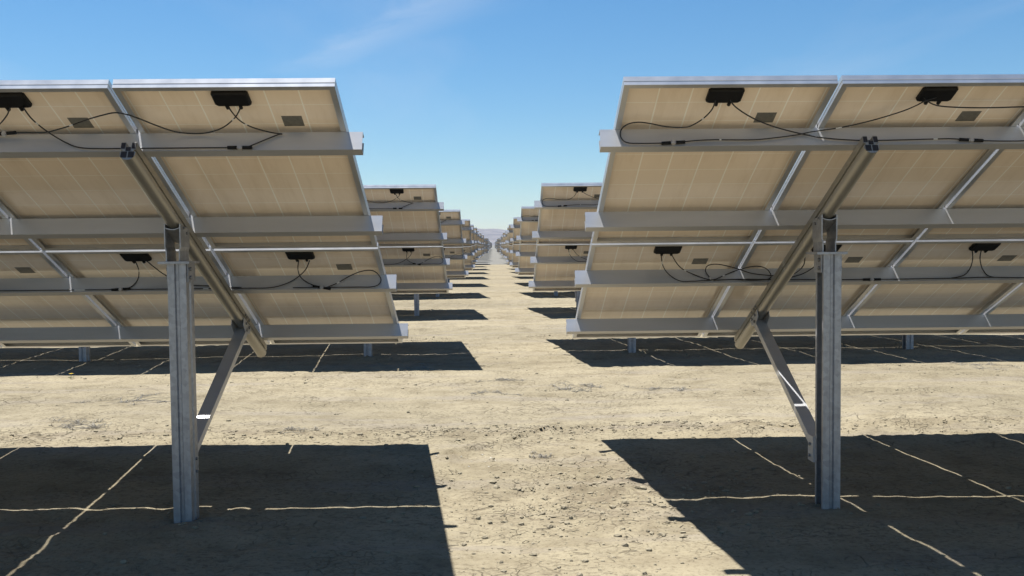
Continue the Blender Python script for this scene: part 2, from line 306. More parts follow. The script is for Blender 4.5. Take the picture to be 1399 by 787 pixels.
def table(side):
    sg, Z, Yt = (-1, ZL, YL) if side == 'L' else (1, ZR, YR)
    yp = (5.14 - YL) if side == 'L' else (5.20 - YR)
    us = [1.0 if side == 'L' else 1.22]; us += [us[0] + 3.75, us[0] + 7.5]
    zpl = (1.397 if side == 'L' else 1.412)
    length = NCOL * MW + (NCOL - 1) * GAP
    root = bpy.data.objects.new('solar_table', None); C.objects.link(root)
    root.location = ((XL if side == 'L' else XR), Yt, 0)
    fr = Matrix.Translation((0, 0, Z)) @ Matrix.Rotation(-TILT, 4, 'X')
    rot = (-TILT, 0, 0)
    def sl(x, s, z): return fr @ Vector((x, s, z))
    # panels
    for r in range(2):
        for k in range(NCOL):
            x = k * (MW + GAP) if sg > 0 else -(k * (MW + GAP)) - MW
            jx, jy, jr = random.uniform(-.0012, .0012), random.uniform(-.002, .002), random.uniform(-.0012, .0012)
            p = link('solar_panel', ME_LAM, root, sl(x + jx, r * (ML + ROWGAP) + jy, 0), (-TILT + jr * .5, 0, 0))
            link('panel_frame', ME_FRAME, p); link('junction_box', ME_JB, p); link('rating_label', ME_LABEL, p)
    for s in PUR:
        m = purlin_mesh(sg, s, length); clamp_boxes(m, sg, s)
        link('purlin', m.mesh('purlin', [M_ALU]), root, sl(0, 0, 0), rot)
    # saddle height at the post
    zs = Z - ((yp + .245 * st) / ct) * st - .245 * ct
    pm = post_mesh(zpl); cm = cap_mesh(zpl, zs)
    ya, za = yp + .175, .355                                     # foot of the brace
    sb = 2.48; yb, zb = sb * ct + BEAM_BOT * st, Z - sb * st + BEAM_BOT * ct
    b, d, nrm = brace_mesh((0, ya, za), (0, yb - .005, zb + .01))
    foot = MB(); foot.box(-.0415, .0415, yp + .1282, yp + .1322, za - .115, za + .03)
    for sx in (-1, 1):
        xa, xb = sorted((sx * .0375, sx * .0425)); foot.box(xa, xb, yp + .1312, yp + .215, za - .115, za + .03)
        for z in (-.085, -.02): foot.cyl((sx * .0425, yp + .18, za + z), (sx * .052, yp + .18, za + z), .010, 6, 1)
    brm = b.mesh('brace', [M_ALU]); fom = foot.mesh('foot_bracket', [M_ALU, M_BOLT])
    tab = MB()
    for sx in (-1, 1):
        xa, xb = sorted((sx * .0372, sx * .0412))
        tab.add([(x, y, z) for x in (xa, xb) for y, z in ((2.36, -.205), (2.56, -.205), (2.53, -.262), (2.44, -.285), (2.36, -.262))], [(0, 1, 2, 3, 4), (5, 6, 7, 8, 9)] + [(i, (i + 1) % 5, 5 + (i + 1) % 5, 5 + i) for i in range(5)])
        for y, z in ((2.42, -.225), (2.50, -.225), (2.45, -.262)): tab.cyl((sx * .0412, y, z), (sx * .049, y, z), .010, 6, 1)
    tam = tab.mesh('beam_bracket', [M_ALU, M_BOLT])
    for u in us:
        bo = link('support_beam', ME_BEAM, root, sl(sg * u, 0, 0), rot)
        link('beam_bracket', tam, bo)
        po = link('post', pm, root, (sg * u, yp, 0)); link('head_bracket', cm, po)
        br = link('brace', brm, root, (sg * u, 0, 0)); link('foot_bracket', fom, br)
    # cables
    def cable(path, marks=(), joints=(), r=.0034):
        pts = smooth_path([(sg * u, s, -n) for u, s, n in path]); L = [0]
        for a, c in zip(pts, pts[1:]): L.append(L[-1] + (c - a).length)
        ms = [1 if any(abs((L[i] + L[i + 1]) / 2 - q) < .010 for q in marks) else 0 for i in range(len(pts) - 1)]
        m = MB(); m.tube(pts, r, 6, 0, ms)
        o = link('cable', m.mesh('cable', [M_CABLE, M_TAG]), root, sl(0, 0, 0), rot)
        for q in joints:
            i = min(range(len(L)), key=lambda j: abs(L[j] - q)); a = pts[max(i - 1, 0)]; d = (pts[min(i + 1, len(pts) - 1)] - a).normalized(); c = pts[i]
            k = MB()
            for sg2 in (-1, 1): k.cyl(c + d * sg2 * .014, c + d * sg2 * .058, .0085, 8)
            k.cyl(c - d * .0145, c + d * .0145, .0055, 8, 1); k.box(c.x - .008, c.x + .008, c.y - .010, c.y + .008, c.z - .011, c.z + .009, 1)
            link('connector', k.mesh('connector', [M_JBOX, M_ALU]), o)
    for i, path in enumerate(CABLES[side]):
        cable(path, *CAB_EXTRA[side].get(i, ((), ())))
    rg = random.Random(3)
    for r in range(2):
        for k in range(NCOL):
            if k < (2 if side == 'L' else (2 if r == 0 else 3)): continue
            s0 = r * (ML + ROWGAP); sp = PUR[2 * r] - .012; uc = k * (MW + GAP) + MW / 2
            nx = uc + MW + GAP
            dz = rg.uniform(-.02, .05)
            cable([(uc + .03, s0 + .19, .028), (uc + .07, s0 + .25, .055), (uc + .2, sp - .03 + dz * .3, .075), (uc + .36, sp, .12), (uc + .5, sp, .135), (uc + .66, sp, .128), (nx - .25, sp, .09), (nx - .09, s0 + .28, .06), (nx - .032, s0 + .19, .028)] if k < NCOL - 1 else
                  [(uc + .03, s0 + .19, .028), (uc + .1, s0 + .28, .055), (uc + .3, sp, .1), (uc + .38, sp, .12), (uc + .2, sp, .136), (uc - .3, sp, .136)], (.16, .9), (.62,))
    if side == 'R':
        cable([(1.55, 1.86, .028), (1.50, 1.93, .06), (1.42, 2.033, .09), (1.28, 2.033, .13)])
    return root
CAB_EXTRA = {'L': {0: ((.16, .70, 1.55), (.548,)), 1: ((.1, 1.0), (1.36,)), 3: ((.45,), (.35,)), 4: ((.8, 1.6), ()), 5: ((.09,), (.33,))},
             'R': {0: ((.13, 1.15, 1.75), (.92,)), 1: ((.1, 1.15), (1.32,)), 3: ((.1, .6), ()), 4: ((.2, .4), ()), 5: ((.35, .8), (1.0,))}}

def copy_tree(o, parent=None):
    c = o.copy(); C.objects.link(c)
    if parent: c.parent = parent
    for ch in list(o.children): copy_tree(ch, c)
    return c

def merged(root):
    """one mesh of a whole table, for the rows too far off to show their parts"""
    V, F, MI, mats, base = [], [], [], [], 0
    inv = root.matrix_world.inverted()
    def walk(o):
        nonlocal base
        if o.type == 'MESH' and o.name.split('.')[0] not in ('cable', 'connector', 'foot_bracket', 'beam_bracket', 'rating_label'):
            me = o.data; M = inv @ o.matrix_world
            V.extend((M @ v.co)[:] for v in me.vertices)
            for p in me.polygons:
                mt = me.materials[p.material_index]
                if mt not in mats: mats.append(mt)
                F.append([i + base for i in p.vertices]); MI.append(mats.index(mt))
            base += len(me.vertices)
        for ch in o.children: walk(ch)
    walk(root)
    me = bpy.data.meshes.new('solar_table'); me.from_pydata(V, [], F)
    for m in mats: me.materials.append(m)
    me.polygons.foreach_set('material_index', MI); me.update()
    return me

ORD = ['first', 'second', 'third', 'fourth', 'fifth', 'sixth', 'seventh', 'eighth', 'ninth', 'tenth']
for side, word, look in (('L', 'left', 'junction box cables looping near its right end'), ('R', 'right', 'junction box cables looping near its left end')):
    src = table(side)
    bpy.context.view_layer.update()
    far = merged(src)
    grp = f'solar panel tables {word} of the aisle'
    x0, y0 = src.location.x, src.location.y
    for r in range(N_ROWS):
        if r == 0: o = src
        elif r < N_FULL: o = copy_tree(src)
        else:
            o = link('solar_table', far)
        # far rows keep the lie of the land: small shifts from row to row
        rr = random.Random(r * 7 + (side == 'L'))
        o.location = (x0 + rr.uniform(-1, 1) * (0 if r < 2 else .05 if r < 8 else .26), y0 + PITCH * r, rr.uniform(-1, 1) * (0 if r < 2 else .03 if r < 8 else .11))
        if r > 1: o.rotation_euler = (R(rr.uniform(-1, 1) * (.3 if r < 8 else 1.3)), R(rr.uniform(-.25, .25)), 0)
        if r == 0: lab = f'nearest tilted solar panel table {word} of the aisle, its grey post standing in front'
        elif r < len(ORD): lab = f'{ORD[r]} tilted solar panel table back along the {word} side of the aisle'
        else: lab = f'tiny far-off solar panel table in the long row beyond the tenth, {word} of the aisle'
        tag(o, lab, 'solar table', grp)

# ------------------------------------------------------------------ ground
def vnoise(x, y, seed):
    xi, yi = np.floor(x).astype(np.int64), np.floor(y).astype(np.int64); fx, fy = x - xi, y - yi
    fx, fy = fx * fx * fx * (fx * (fx * 6 - 15) + 10), fy * fy * fy * (fy * (fy * 6 - 15) + 10)
    def h(a, b):
        n = (a * 374761393 + b * 668265263 + seed * 982451653) & 0xffffffff
        n = ((n ^ (n >> 13)) * 1274126177) & 0xffffffff
        return ((n ^ (n >> 16)) & 0xffff) / 32767.5 - 1
    a, b, c, d = h(xi, yi), h(xi + 1, yi), h(xi, yi + 1), h(xi + 1, yi + 1)
    return (a * (1 - fx) + b * fx) * (1 - fy) + (c * (1 - fx) + d * fx) * fy
def seg_dist(x, y, pts):
    d = np.full(np.shape(x), 1e9)
    for (ax, ay), (bx, by) in zip(pts, pts[1:]):
        t = np.clip(((x - ax) * (bx - ax) + (y - ay) * (by - ay)) / ((bx - ax) ** 2 + (by - ay) ** 2), 0, 1)
        d = np.minimum(d, np.hypot(x - ax - t * (bx - ax), y - ay - t * (by - ay)))
    return d
FURROW = [(-.35, 6.75), (-.2, 6.85), (.02, 7.1), (.2, 7.35), (.38, 7.6), (.75, 7.75), (1.3, 7.7)]
POSTS = [(XL - 1.0 - 3.75 * k + PX, 5.2 + PITCH * r) for k in (0, 1) for r in (0, 1)] + [(XR + 1.22 + 3.75 * k + PX, 5.26 + PITCH * r) for k in (0, 1) for r in (0, 1)]
def height(x, y):
    x, y = np.asarray(x, float), np.asarray(y, float)
    near = np.clip((60 - y) / 40, 0, 1)
    h = .020 * vnoise(x * .35, y * .35, 1) + .012 * vnoise(x * 1.1, y * 1.3, 2)
    rough = .35 + .65 * np.clip(vnoise(x * .55 + 7, y * .8, 3) * 1.4 + .35, 0, 1)
    # the ridge of loose soil along each row and the churned patch in the aisle
    ph = (y - 7.55) / PITCH; ridge = np.exp(-((ph - np.round(ph)) * PITCH / .22) ** 2)
    churn = np.exp(-((x - .55) / .75) ** 2 - ((y - 5.5) / .8) ** 2)
    rough = rough + .9 * ridge + .9 * churn
    fine = .0075 * vnoise(x * 5.3, y * 5.3, 4) + .0065 * vnoise(x * 11, y * 11, 5) + .0055 * vnoise(x * 23, y * 23, 6)
    h = h * (.3 + .7 * near) + rough * fine * near + (.014 + .010 * (x > 0)) * ridge * (1 + vnoise(x * 3, y * 2, 8)) * near
    # wheel ruts run along the rows
    for k, (yy, dep) in enumerate(((9.3, .016), (10.9, .010), (12.35, .008))):
        q = (y - yy - .03 * vnoise(x * .5, x * 0, 20 + k)); q = q - PITCH * np.round(q / PITCH)
        h = h - dep * np.exp(-(q / .11) ** 2) * near + dep * .5 * np.exp(-((q - .2) / .09) ** 2) * near
    f = seg_dist(x, y, FURROW) + .035 * vnoise(x * 6, y * 6, 9)
    h = h - .034 * np.exp(-(f / .038) ** 2) + .014 * np.exp(-((f - .09) / .06) ** 2)
    # soil heaped loosely where the posts were driven
    for px_, py_ in POSTS:
        q = np.hypot(x - px_, y - py_); h = h + .009 * np.exp(-((q - .10) / .11) ** 2) * (1 + .9 * vnoise(x * 9, y * 9, 31)) * (q < .6)
    return h

def axis(lo, hi, step, grow, fine_lo, fine_hi):
    a = list(np.arange(fine_lo, fine_hi, step)); s = step; v = a[-1]
    while v < hi: s *= grow; v += s; a.append(v)
    s, v, b = step, fine_lo, []
    while v > lo: s *= grow; v -= s; b.append(v)
    return np.array(b[::-1] + a)
gx = axis(-9000, 9000, .028, 1.10, -3.9, 3.9)
ys, v = [], 3.9
while v < 14000:
    ys.append(v); v += min(max(.018, .00075 * v * v), .14 * v)
b, s, v = [], .03, 3.9
while v > -6000: s *= 1.22; v -= s; b.append(v)
gy = np.array(b[::-1] + ys)
GXX, GYY = np.meshgrid(gx, gy)
far_mask = np.clip((400 - np.hypot(GXX, GYY)) / 300, 0, 1)
GZZ = height(GXX, GYY) * far_mask * np.clip((40 - np.abs(GXX)) / 20, 0, 1)
nx, ny = len(gx), len(gy)
co = np.stack([GXX, GYY, GZZ], -1).reshape(-1, 3).astype(np.float32)
idx = np.arange(nx * ny).reshape(ny, nx)
quads = np.stack([idx[:-1, :-1], idx[:-1, 1:], idx[1:, 1:], idx[1:, :-1]], -1).reshape(-1, 4).astype(np.int32)
def grid_mesh(name, co, quads, m):
    me = bpy.data.meshes.new(name); me.vertices.add(len(co)); me.vertices.foreach_set('co', co.ravel())
    me.loops.add(quads.size); me.loops.foreach_set('vertex_index', quads.ravel())
    me.polygons.add(len(quads)); me.polygons.foreach_set('loop_start', np.arange(len(quads), dtype=np.int32) * 4)
    me.polygons.foreach_set('loop_total', np.full(len(quads), 4, np.int32)); me.polygons.foreach_set('use_smooth', np.ones(len(quads), bool))
    me.update(calc_edges=True); me.validate(); me.materials.append(m); return me

def soil():
    m, nt, b = mat('dry_cracked_soil')
    tc = N(nt, 'ShaderNodeTexCoord'); P = tc.outputs['Object']
    def noise(scale, detail=4.0, rough=.6, vec=P, sc=None, dist=0.0):
        if sc:
            mp = N(nt, 'ShaderNodeMapping'); mp.inputs['Scale'].default_value = sc; nt.links.new(vec, mp.inputs[0]); vec = mp.outputs[0]
        n = N(nt, 'ShaderNodeTexNoise', Scale=scale, Detail=detail, Roughness=rough, Distortion=dist); nt.links.new(vec, n.inputs['Vector']); return n
    big = noise(.35, 5.0, .62, sc=(.45, 1, 1)).outputs['Fac']; mid = noise(2.6, 6.0, .68).outputs['Fac']; fine = noise(38, 5.0, .7).outputs['Fac']; crumb = noise(120, 3.0, .7).outputs['Fac']
    col = ramp(nt, big, [(.30, (.172,.146,.096)), (.52, (.222,.189,.127)), (.72, (.265,.228,.154))])
    col = mix(nt, .75, col, ramp(nt, mid, [(.30, (.62, .59, .55)), (.52, (1, 1, 1)), (.78, (1.12, 1.12, 1.10))]), 'MULTIPLY')
    col = mix(nt, .8, col, ramp(nt, fine, [(.33, (.50, .47, .43)), (.46, (1, 1, 1)), (.75, (1.12, 1.12, 1.10))]), 'MULTIPLY')
    # greyish mats of old weeds pressed flat along the wheel tracks
    stre = noise(1.2, 5.0, .65, sc=(.35, 2.2, 1)).outputs['Fac']
    col = mix(nt, math_(nt, 'MULTIPLY', ramp(nt, stre, [(.52, (0, 0, 0)), (.66, (1, 1, 1))]), .5), col, (.20, .175, .145))
    dash = noise(30, 4.0, .65, sc=(.6, 1.2, 1)).outputs['Fac']; dmask = noise(.9, 4.0, .6, sc=(.6, 1, 1)).outputs['Fac']
    col = mix(nt, math_(nt, 'MULTIPLY', ramp(nt, dash, [(.55, (0, 0, 0)), (.61, (1, 1, 1))]), ramp(nt, dmask, [(.36, (.08, .08, .08)), (.64, (.85, .85, .85))])), col, (.105, .085, .058))
    # soil turned over and left darker in the middle of the aisle
    vd = N(nt, 'ShaderNodeVectorMath'); vd.operation = 'SUBTRACT'; nt.links.new(P, vd.inputs[0]); vd.inputs[1].default_value = (.72, 5.75, 0)
    vs_ = N(nt, 'ShaderNodeVectorMath'); vs_.operation = 'MULTIPLY'; nt.links.new(vd.outputs[0], vs_.inputs[0]); vs_.inputs[1].default_value = (.85, .8, 0)
    vl = N(nt, 'ShaderNodeVectorMath'); vl.operation = 'LENGTH'; nt.links.new(vs_.outputs[0], vl.inputs[0])
    turned = math_(nt, 'MULTIPLY', math_(nt, 'SUBTRACT', 1.0, vl.outputs['Value'], True), ramp(nt, noise(5.5, 6.0, .7).outputs['Fac'], [(.44, (0, 0, 0)), (.62, (1, 1, 1))]))
    col = mix(nt, math_(nt, 'MULTIPLY', turned, .9), col, (.125, .10, .068))
    # loose brown soil in the furrow and along the wheel ruts
    sx = N(nt, 'ShaderNodeSeparateXYZ'); nt.links.new(P, sx.inputs[0]); wob = noise(1.1, 5.0, .65).outputs['Fac']
    yw = math_(nt, 'ADD', sx.outputs['Y'], math_(nt, 'MULTIPLY', math_(nt, 'SUBTRACT', wob, .5), .35))
    brk = ramp(nt, noise(1.3, 5.0, .7, sc=(.5, 1, 1)).outputs['Fac'], [(.36, (.1, .1, .1)), (.62, (1, 1, 1))])
    for yy, wd, am in ((9.25, .09, .55), (7.62, .16, .5), (10.9, .06, .35), (12.0, .16, .3)):
        ph = math_(nt, 'FRACT', math_(nt, 'DIVIDE', math_(nt, 'ADD', math_(nt, 'SUBTRACT', yw, yy), PITCH * 3.5), PITCH))
        dd = math_(nt, 'MULTIPLY', math_(nt, 'ABSOLUTE', math_(nt, 'SUBTRACT', ph, .5)), PITCH / wd)
        col = mix(nt, math_(nt, 'MULTIPLY', math_(nt, 'MULTIPLY', math_(nt, 'SUBTRACT', 1.0, dd, True), brk), am), col, (.125, .098, .064))
    # crack network, broken up so it comes and goes
    w = noise(3.0, 4.0, .65); wv = N(nt, 'ShaderNodeVectorMath'); wv.operation = 'SCALE'; wv.inputs['Scale'].default_value = .22; nt.links.new(w.outputs['Color'], wv.inputs[0])
    ad = N(nt, 'ShaderNodeVectorMath'); ad.operation = 'ADD'; nt.links.new(P, ad.inputs[0]); nt.links.new(wv.outputs[0], ad.inputs[1])
    def cracks(scale, width, lo, hi, nscale):
        v = N(nt, 'ShaderNodeTexVoronoi', Scale=scale); v.feature = 'DISTANCE_TO_EDGE'; v.voronoi_dimensions = '2D'; nt.links.new(ad.outputs[0], v.inputs['Vector'])
        line = ramp(nt, v.outputs['Distance'], [(0.0, (1, 1, 1)), (width, (0, 0, 0))])
        msk = ramp(nt, noise(nscale, 4.0, .65).outputs['Fac'], [(lo, (0, 0, 0)), (hi, (1, 1, 1))])
        return math_(nt, 'MULTIPLY', line, msk)
    c1 = cracks(5.6, .034, .50, .66, .9); c2 = cracks(15, .07, .49, .64, 2.2)
    ck = math_(nt, 'MAXIMUM', c1, math_(nt, 'MULTIPLY', c2, .7))
    col = mix(nt, math_(nt, 'MULTIPLY', ck, .72), col, (.085, .066, .043))
    nt.links.new(col, b.inputs['Base Color']); b.inputs['Roughness'].default_value = .95; b.inputs['Specular IOR Level'].default_value = .15
    h = math_(nt, 'ADD', math_(nt, 'MULTIPLY', fine, .55), math_(nt, 'MULTIPLY', crumb, .25))
    h = math_(nt, 'SUBTRACT', h, math_(nt, 'MULTIPLY', ck, .8)); h = math_(nt, 'ADD', h, math_(nt, 'MULTIPLY', mid, .8))
    bp = N(nt, 'ShaderNodeBump', Strength=.9, Distance=.016); nt.links.new(h, bp.inputs['Height']); nt.links.new(bp.outputs[0], b.inputs['Normal'])
    return m
M_SOIL = soil()
tag(link('ground', grid_mesh('ground', co, quads, M_SOIL)), kind='structure')

# greyer gravelled ground beyond the ninth row
def gravel():
    m, nt, b = mat('grey_gravel')
    tc = N(nt, 'ShaderNodeTexCoord')
    a = N(nt, 'ShaderNodeTexNoise', Scale=.5, Detail=8.0, Roughness=.7); nt.links.new(tc.outputs['Object'], a.inputs['Vector'])
    c = N(nt, 'ShaderNodeTexNoise', Scale=14.0, Detail=4.0, Roughness=.7); nt.links.new(tc.outputs['Object'], c.inputs['Vector'])
    col = mix(nt, .6, ramp(nt, a.outputs['Fac'], [(.3, (.105, .10, .086)), (.7, (.145, .138, .12))]), ramp(nt, c.outputs['Fac'], [(.3, (.7, .7, .7)), (.7, (1.1, 1.1, 1.1))]), 'MULTIPLY')
    nt.links.new(col, b.inputs['Base Color']); b.inputs['Roughness'].default_value = .95
    return m
gvx = np.concatenate([-np.geomspace(3000, 12, 40), np.linspace(-11, 11, 45), np.geomspace(12, 3000, 40)]); gvy = np.concatenate([72.6 + np.arange(0, 30, .6), np.geomspace(103, 7000, 90)])
A, B = np.meshgrid(gvx, gvy); Bj = B + np.where(B < 72.7, .35 * vnoise(A * .9, A * 0, 40), 0)
hz = np.clip((60 - Bj) / 40, 0, 1)
gz = .03 + .3 * .020 * vnoise(A * .35, Bj * .35, 1)
gz[0, :] = -.03
gi = np.arange(A.size).reshape(A.shape)
tag(link('gravel_road', grid_mesh('gravel_road', np.stack([A, Bj, gz], -1).reshape(-1, 3).astype(np.float32), np.stack([gi[:-1, :-1], gi[:-1, 1:], gi[1:, 1:], gi[1:, :-1]], -1).reshape(-1, 4).astype(np.int32), gravel())), kind='structure')

# ------------------------------------------------------------------ loose soil, straw, pebbles
M_CLOD = metal('soil_clod', (.16, .135, .09), (.26, .222, .15), 18, .95, 0)
M_STRAW = metal('dead_stalk', (.10, .08, .055), (.24, .20, .14), 9, .9, 0)
M_WEED = metal('dry_weed_stem', (.19, .175, .15), (.30, .275, .235), 9, .9, 0)
M_PEB = metal('pale_pebble', (.33, .30, .25), (.42, .39, .33), 20, .8, 0)
rnd = random.Random(11)
PHI = (1 + 5 ** .5) / 2
ICO_V = [Vector(v).normalized() for v in [(-1, PHI, 0), (1, PHI, 0), (-1, -PHI, 0), (1, -PHI, 0), (0, -1, PHI), (0, 1, PHI), (0, -1, -PHI), (0, 1, -PHI), (PHI, 0, -1), (PHI, 0, 1), (-PHI, 0, -1), (-PHI, 0, 1)]]
ICO_F = [(0, 11, 5), (0, 5, 1), (0, 1, 7), (0, 7, 10), (0, 10, 11), (1, 5, 9), (5, 11, 4), (11, 10, 2), (10, 7, 6), (7, 1, 8), (3, 9, 4), (3, 4, 2), (3, 2, 6), (3, 6, 8), (3, 8, 9), (4, 9, 5), (2, 4, 11), (6, 2, 10), (8, 6, 7), (9, 8, 1)]
def lump(m, x, y, r, mat=0):
    z = float(height(x, y)); q = Euler((rnd.uniform(0, 6), rnd.uniform(0, 6), rnd.uniform(0, 6))).to_matrix(); sc = Vector((rnd.uniform(.7, 1.4), rnd.uniform(.7, 1.3), rnd.uniform(.45, .8)))
    vs = []
    for v in ICO_V:
        w = (q @ v) * r * rnd.uniform(.75, 1.2); vs.append((x + w.x * sc.x, y + w.y * sc.y, z + r * .15 + w.z * sc.z))
    m.add(vs, ICO_F, mat)
clods = MB()
for i in range(7000):
    t = rnd.random()
    if t < .30: x, y = rnd.uniform(-4.5, 5), 7.5 + rnd.gauss(0, .16) + (0 if rnd.random() < .8 else PITCH)
    elif t < .52: x, y = rnd.gauss(.62, .55), rnd.gauss(5.55, .6)
    elif t < .60: x, y = rnd.uniform(-.6, 1.8), rnd.gauss(7.7, .12)
    else: x, y = rnd.uniform(-6, 6.5), 4.0 + 11 * rnd.random() ** 1.5
    if i < 420:
        px_, py_ = POSTS[i % 8]; x, y = rnd.gauss(px_, .11), rnd.gauss(py_, .10)
    if y < 3.9: continue
    lump(clods, x, y, min(.019, .0038 * rnd.paretovariate(2.1)))
o = link('soil_clods', clods.mesh('soil_clods', [M_CLOD])); tag(o, 'crumbs and small clods of dry soil strewn over the sandy ground', 'soil', kind='stuff')

straw = MB()
for i in range(900):
    t = rnd.random()
    if t < .35: x, y = rnd.uniform(-4.5, 5), 7.6 + rnd.gauss(0, .15)
    elif t < .5: x, y = rnd.gauss(.6, .7), rnd.gauss(5.6, .7)
    else: x, y = rnd.uniform(-5.5, 6), 4.2 + 10 * rnd.random() ** 1.3
    if y < 4: continue
    a = rnd.gauss(0, .7); L = rnd.uniform(.02, .10); z = float(height(x, y)) + .004
    straw.tube([(x, y, z), (x + L * .5 * math.cos(a), y + L * .5 * math.sin(a), z + rnd.uniform(0, .010)), (x + L * math.cos(a), y + L * math.sin(a), z + rnd.uniform(-.003, .006))], rnd.uniform(.0010, .0022), 4)
o = link('dead_straw', straw.mesh('dead_straw', [M_STRAW])); tag(o, 'short dead stalks scattered flat over the sandy ground', 'straw', kind='stuff')

peb = MB()
for i in range(15): lump(peb, rnd.gauss(-.20, .12), rnd.gauss(6.6, .16), rnd.uniform(.004, .009))
o = link('pale_pebbles', peb.mesh('pale_pebbles', [M_PEB])); tag(o, 'pale chips of stone beside the furrow in the aisle', 'pebbles', kind='stuff')

# flattened dry weeds: each patch a plant of its own
def weed(x, y, rx, ry, n, label, tall=.03):
    m = MB(); z0 = float(height(x, y))
    knots = [(rnd.gauss(0, .32) * rx, rnd.gauss(0, .32) * ry) for _ in range(max(5, n // 9))]
    for (p, q), (p2, q2) in zip(knots, knots[1:]):      # creeping runners hold the plant together
        k = [(p + (p2 - p) * t + rnd.gauss(0, .006), q + (q2 - q) * t + rnd.gauss(0, .006)) for t in (0, .25, .5, .75, 1)]
        k[0], k[-1] = (p, q), (p2, q2)
        m.tube([(a, c, float(height(x + a, y + c)) - z0 + .002) for a, c in k], .0014, 4)
    for i in range(n):
        kx, ky = rnd.choice(knots); sx, sy = kx + rnd.gauss(0, .012), ky + rnd.gauss(0, .012)
        e = rnd.uniform(0, 2 * math.pi); L = rnd.uniform(.04, .22) * min(rx, .5)
        ex, ey = sx + L * math.cos(e), sy + L * math.sin(e)
        zz = [float(height(x + p, y + q)) - z0 for p, q in ((sx, sy), ((sx + ex) / 2, (sy + ey) / 2), (ex, ey))]
        m.tube([(sx, sy, zz[0] - .001), ((sx + ex) / 2, (sy + ey) / 2, zz[1] + rnd.uniform(.15, .8) * tall), (ex, ey, zz[2] + rnd.uniform(.0, .6) * tall)], rnd.uniform(.0009, .0019), 4)
    o = link('dry_weed', m.mesh('dry_weed', [M_WEED]), None, (x, y, z0))
    tag(o, label, 'dry weed', 'dry weeds on the ground')
WEEDS = [(-3.5, 9.26, 0.71, 0.57, 150, 'grey mat of dry weeds left of the left post between two shadows', 0.02), (-3.43, 7.96, 0.67, 0.54, 110, 'dark straggling dry weeds at the far edge of the left front shadow', 0.05), (0.11, 10.44, 0.38, 0.3, 90, 'small grey weed patch in the middle of the aisle, right of the second left shadow', 0.025), (-0.03, 9.62, 0.38, 0.3, 80, 'grey-green weed streak just in front of the aisle middle weed patch', 0.02), (0.86, 9.89, 0.51, 0.41, 130, 'broad bluish grey weed mat in front of the second right shadow', 0.04), (1.71, 9.72, 0.41, 0.33, 70, 'reddish grey weed scraps between the right weed mat and the right brace', 0.03), (-1.64, 7.62, 0.26, 0.21, 70, 'dark weed tuft behind the bright gap line of the left front shadow', 0.05), (0.32, 6.69, 0.22, 0.18, 60, 'flat branching dry twig lying in the aisle beside the furrow', 0.03), (-0.81, 11.66, 0.71, 0.57, 90, 'thin grey weeds along the sunny edge of the second left shadow', 0.02), (5.65, 11.18, 0.77, 0.62, 90, 'grey weeds by the second shadow at the far right', 0.02)]
for w in WEEDS: weed(*w)

fl = MB(); fx, fy = (-4.89, 11.12); fz = float(height(fx, fy))
fr_ = bpy.data.objects.new('yellow_flower', None); C.objects.link(fr_); fr_.location = (fx, fy, fz)
fl.tube([(0, 0, -.01), (.004, 0, .03), (.008, -.006, .055)], .003, 5)
for a in (0.4, 2.3, 4.4): fl.add([(0, 0, .01), (.025 * math.cos(a) - .008 * math.sin(a), .025 * math.sin(a) + .008 * math.cos(a), .022), (.05 * math.cos(a), .05 * math.sin(a), .018), (.025 * math.cos(a) + .008 * math.sin(a), .025 * math.sin(a) - .008 * math.cos(a), .022)], [(0, 1, 2, 3)])
link('stem', fl.mesh('stem', [metal('flower_stem', (.08, .11, .03), (.12, .15, .05), 20, .7, 0)]), fr_)
pt_ = MB()
for k in range(9):
    a = k * 2 * math.pi / 9; c, s_ = math.cos(a), math.sin(a)
    pt_.add([(.008, -.006, .055), (.008 + .016 * c - .007 * s_, -.006 + .016 * s_ + .007 * c, .062), (.008 + .030 * c, -.006 + .030 * s_, .060), (.008 + .016 * c + .007 * s_, -.006 + .016 * s_ - .007 * c, .062)], [(0, 1, 2, 3)])
pt_.cyl((.008, -.006, .054), (.008, -.006, .064), .008, 8)
link('blossom', pt_.mesh('blossom', [metal('yellow_petal', (.60, .42, .03), (.70, .50, .05), 20, .6, 0)]), fr_)
tag(fr_, 'single yellow flower at the sunny edge of the second shadow on the left', 'flower')

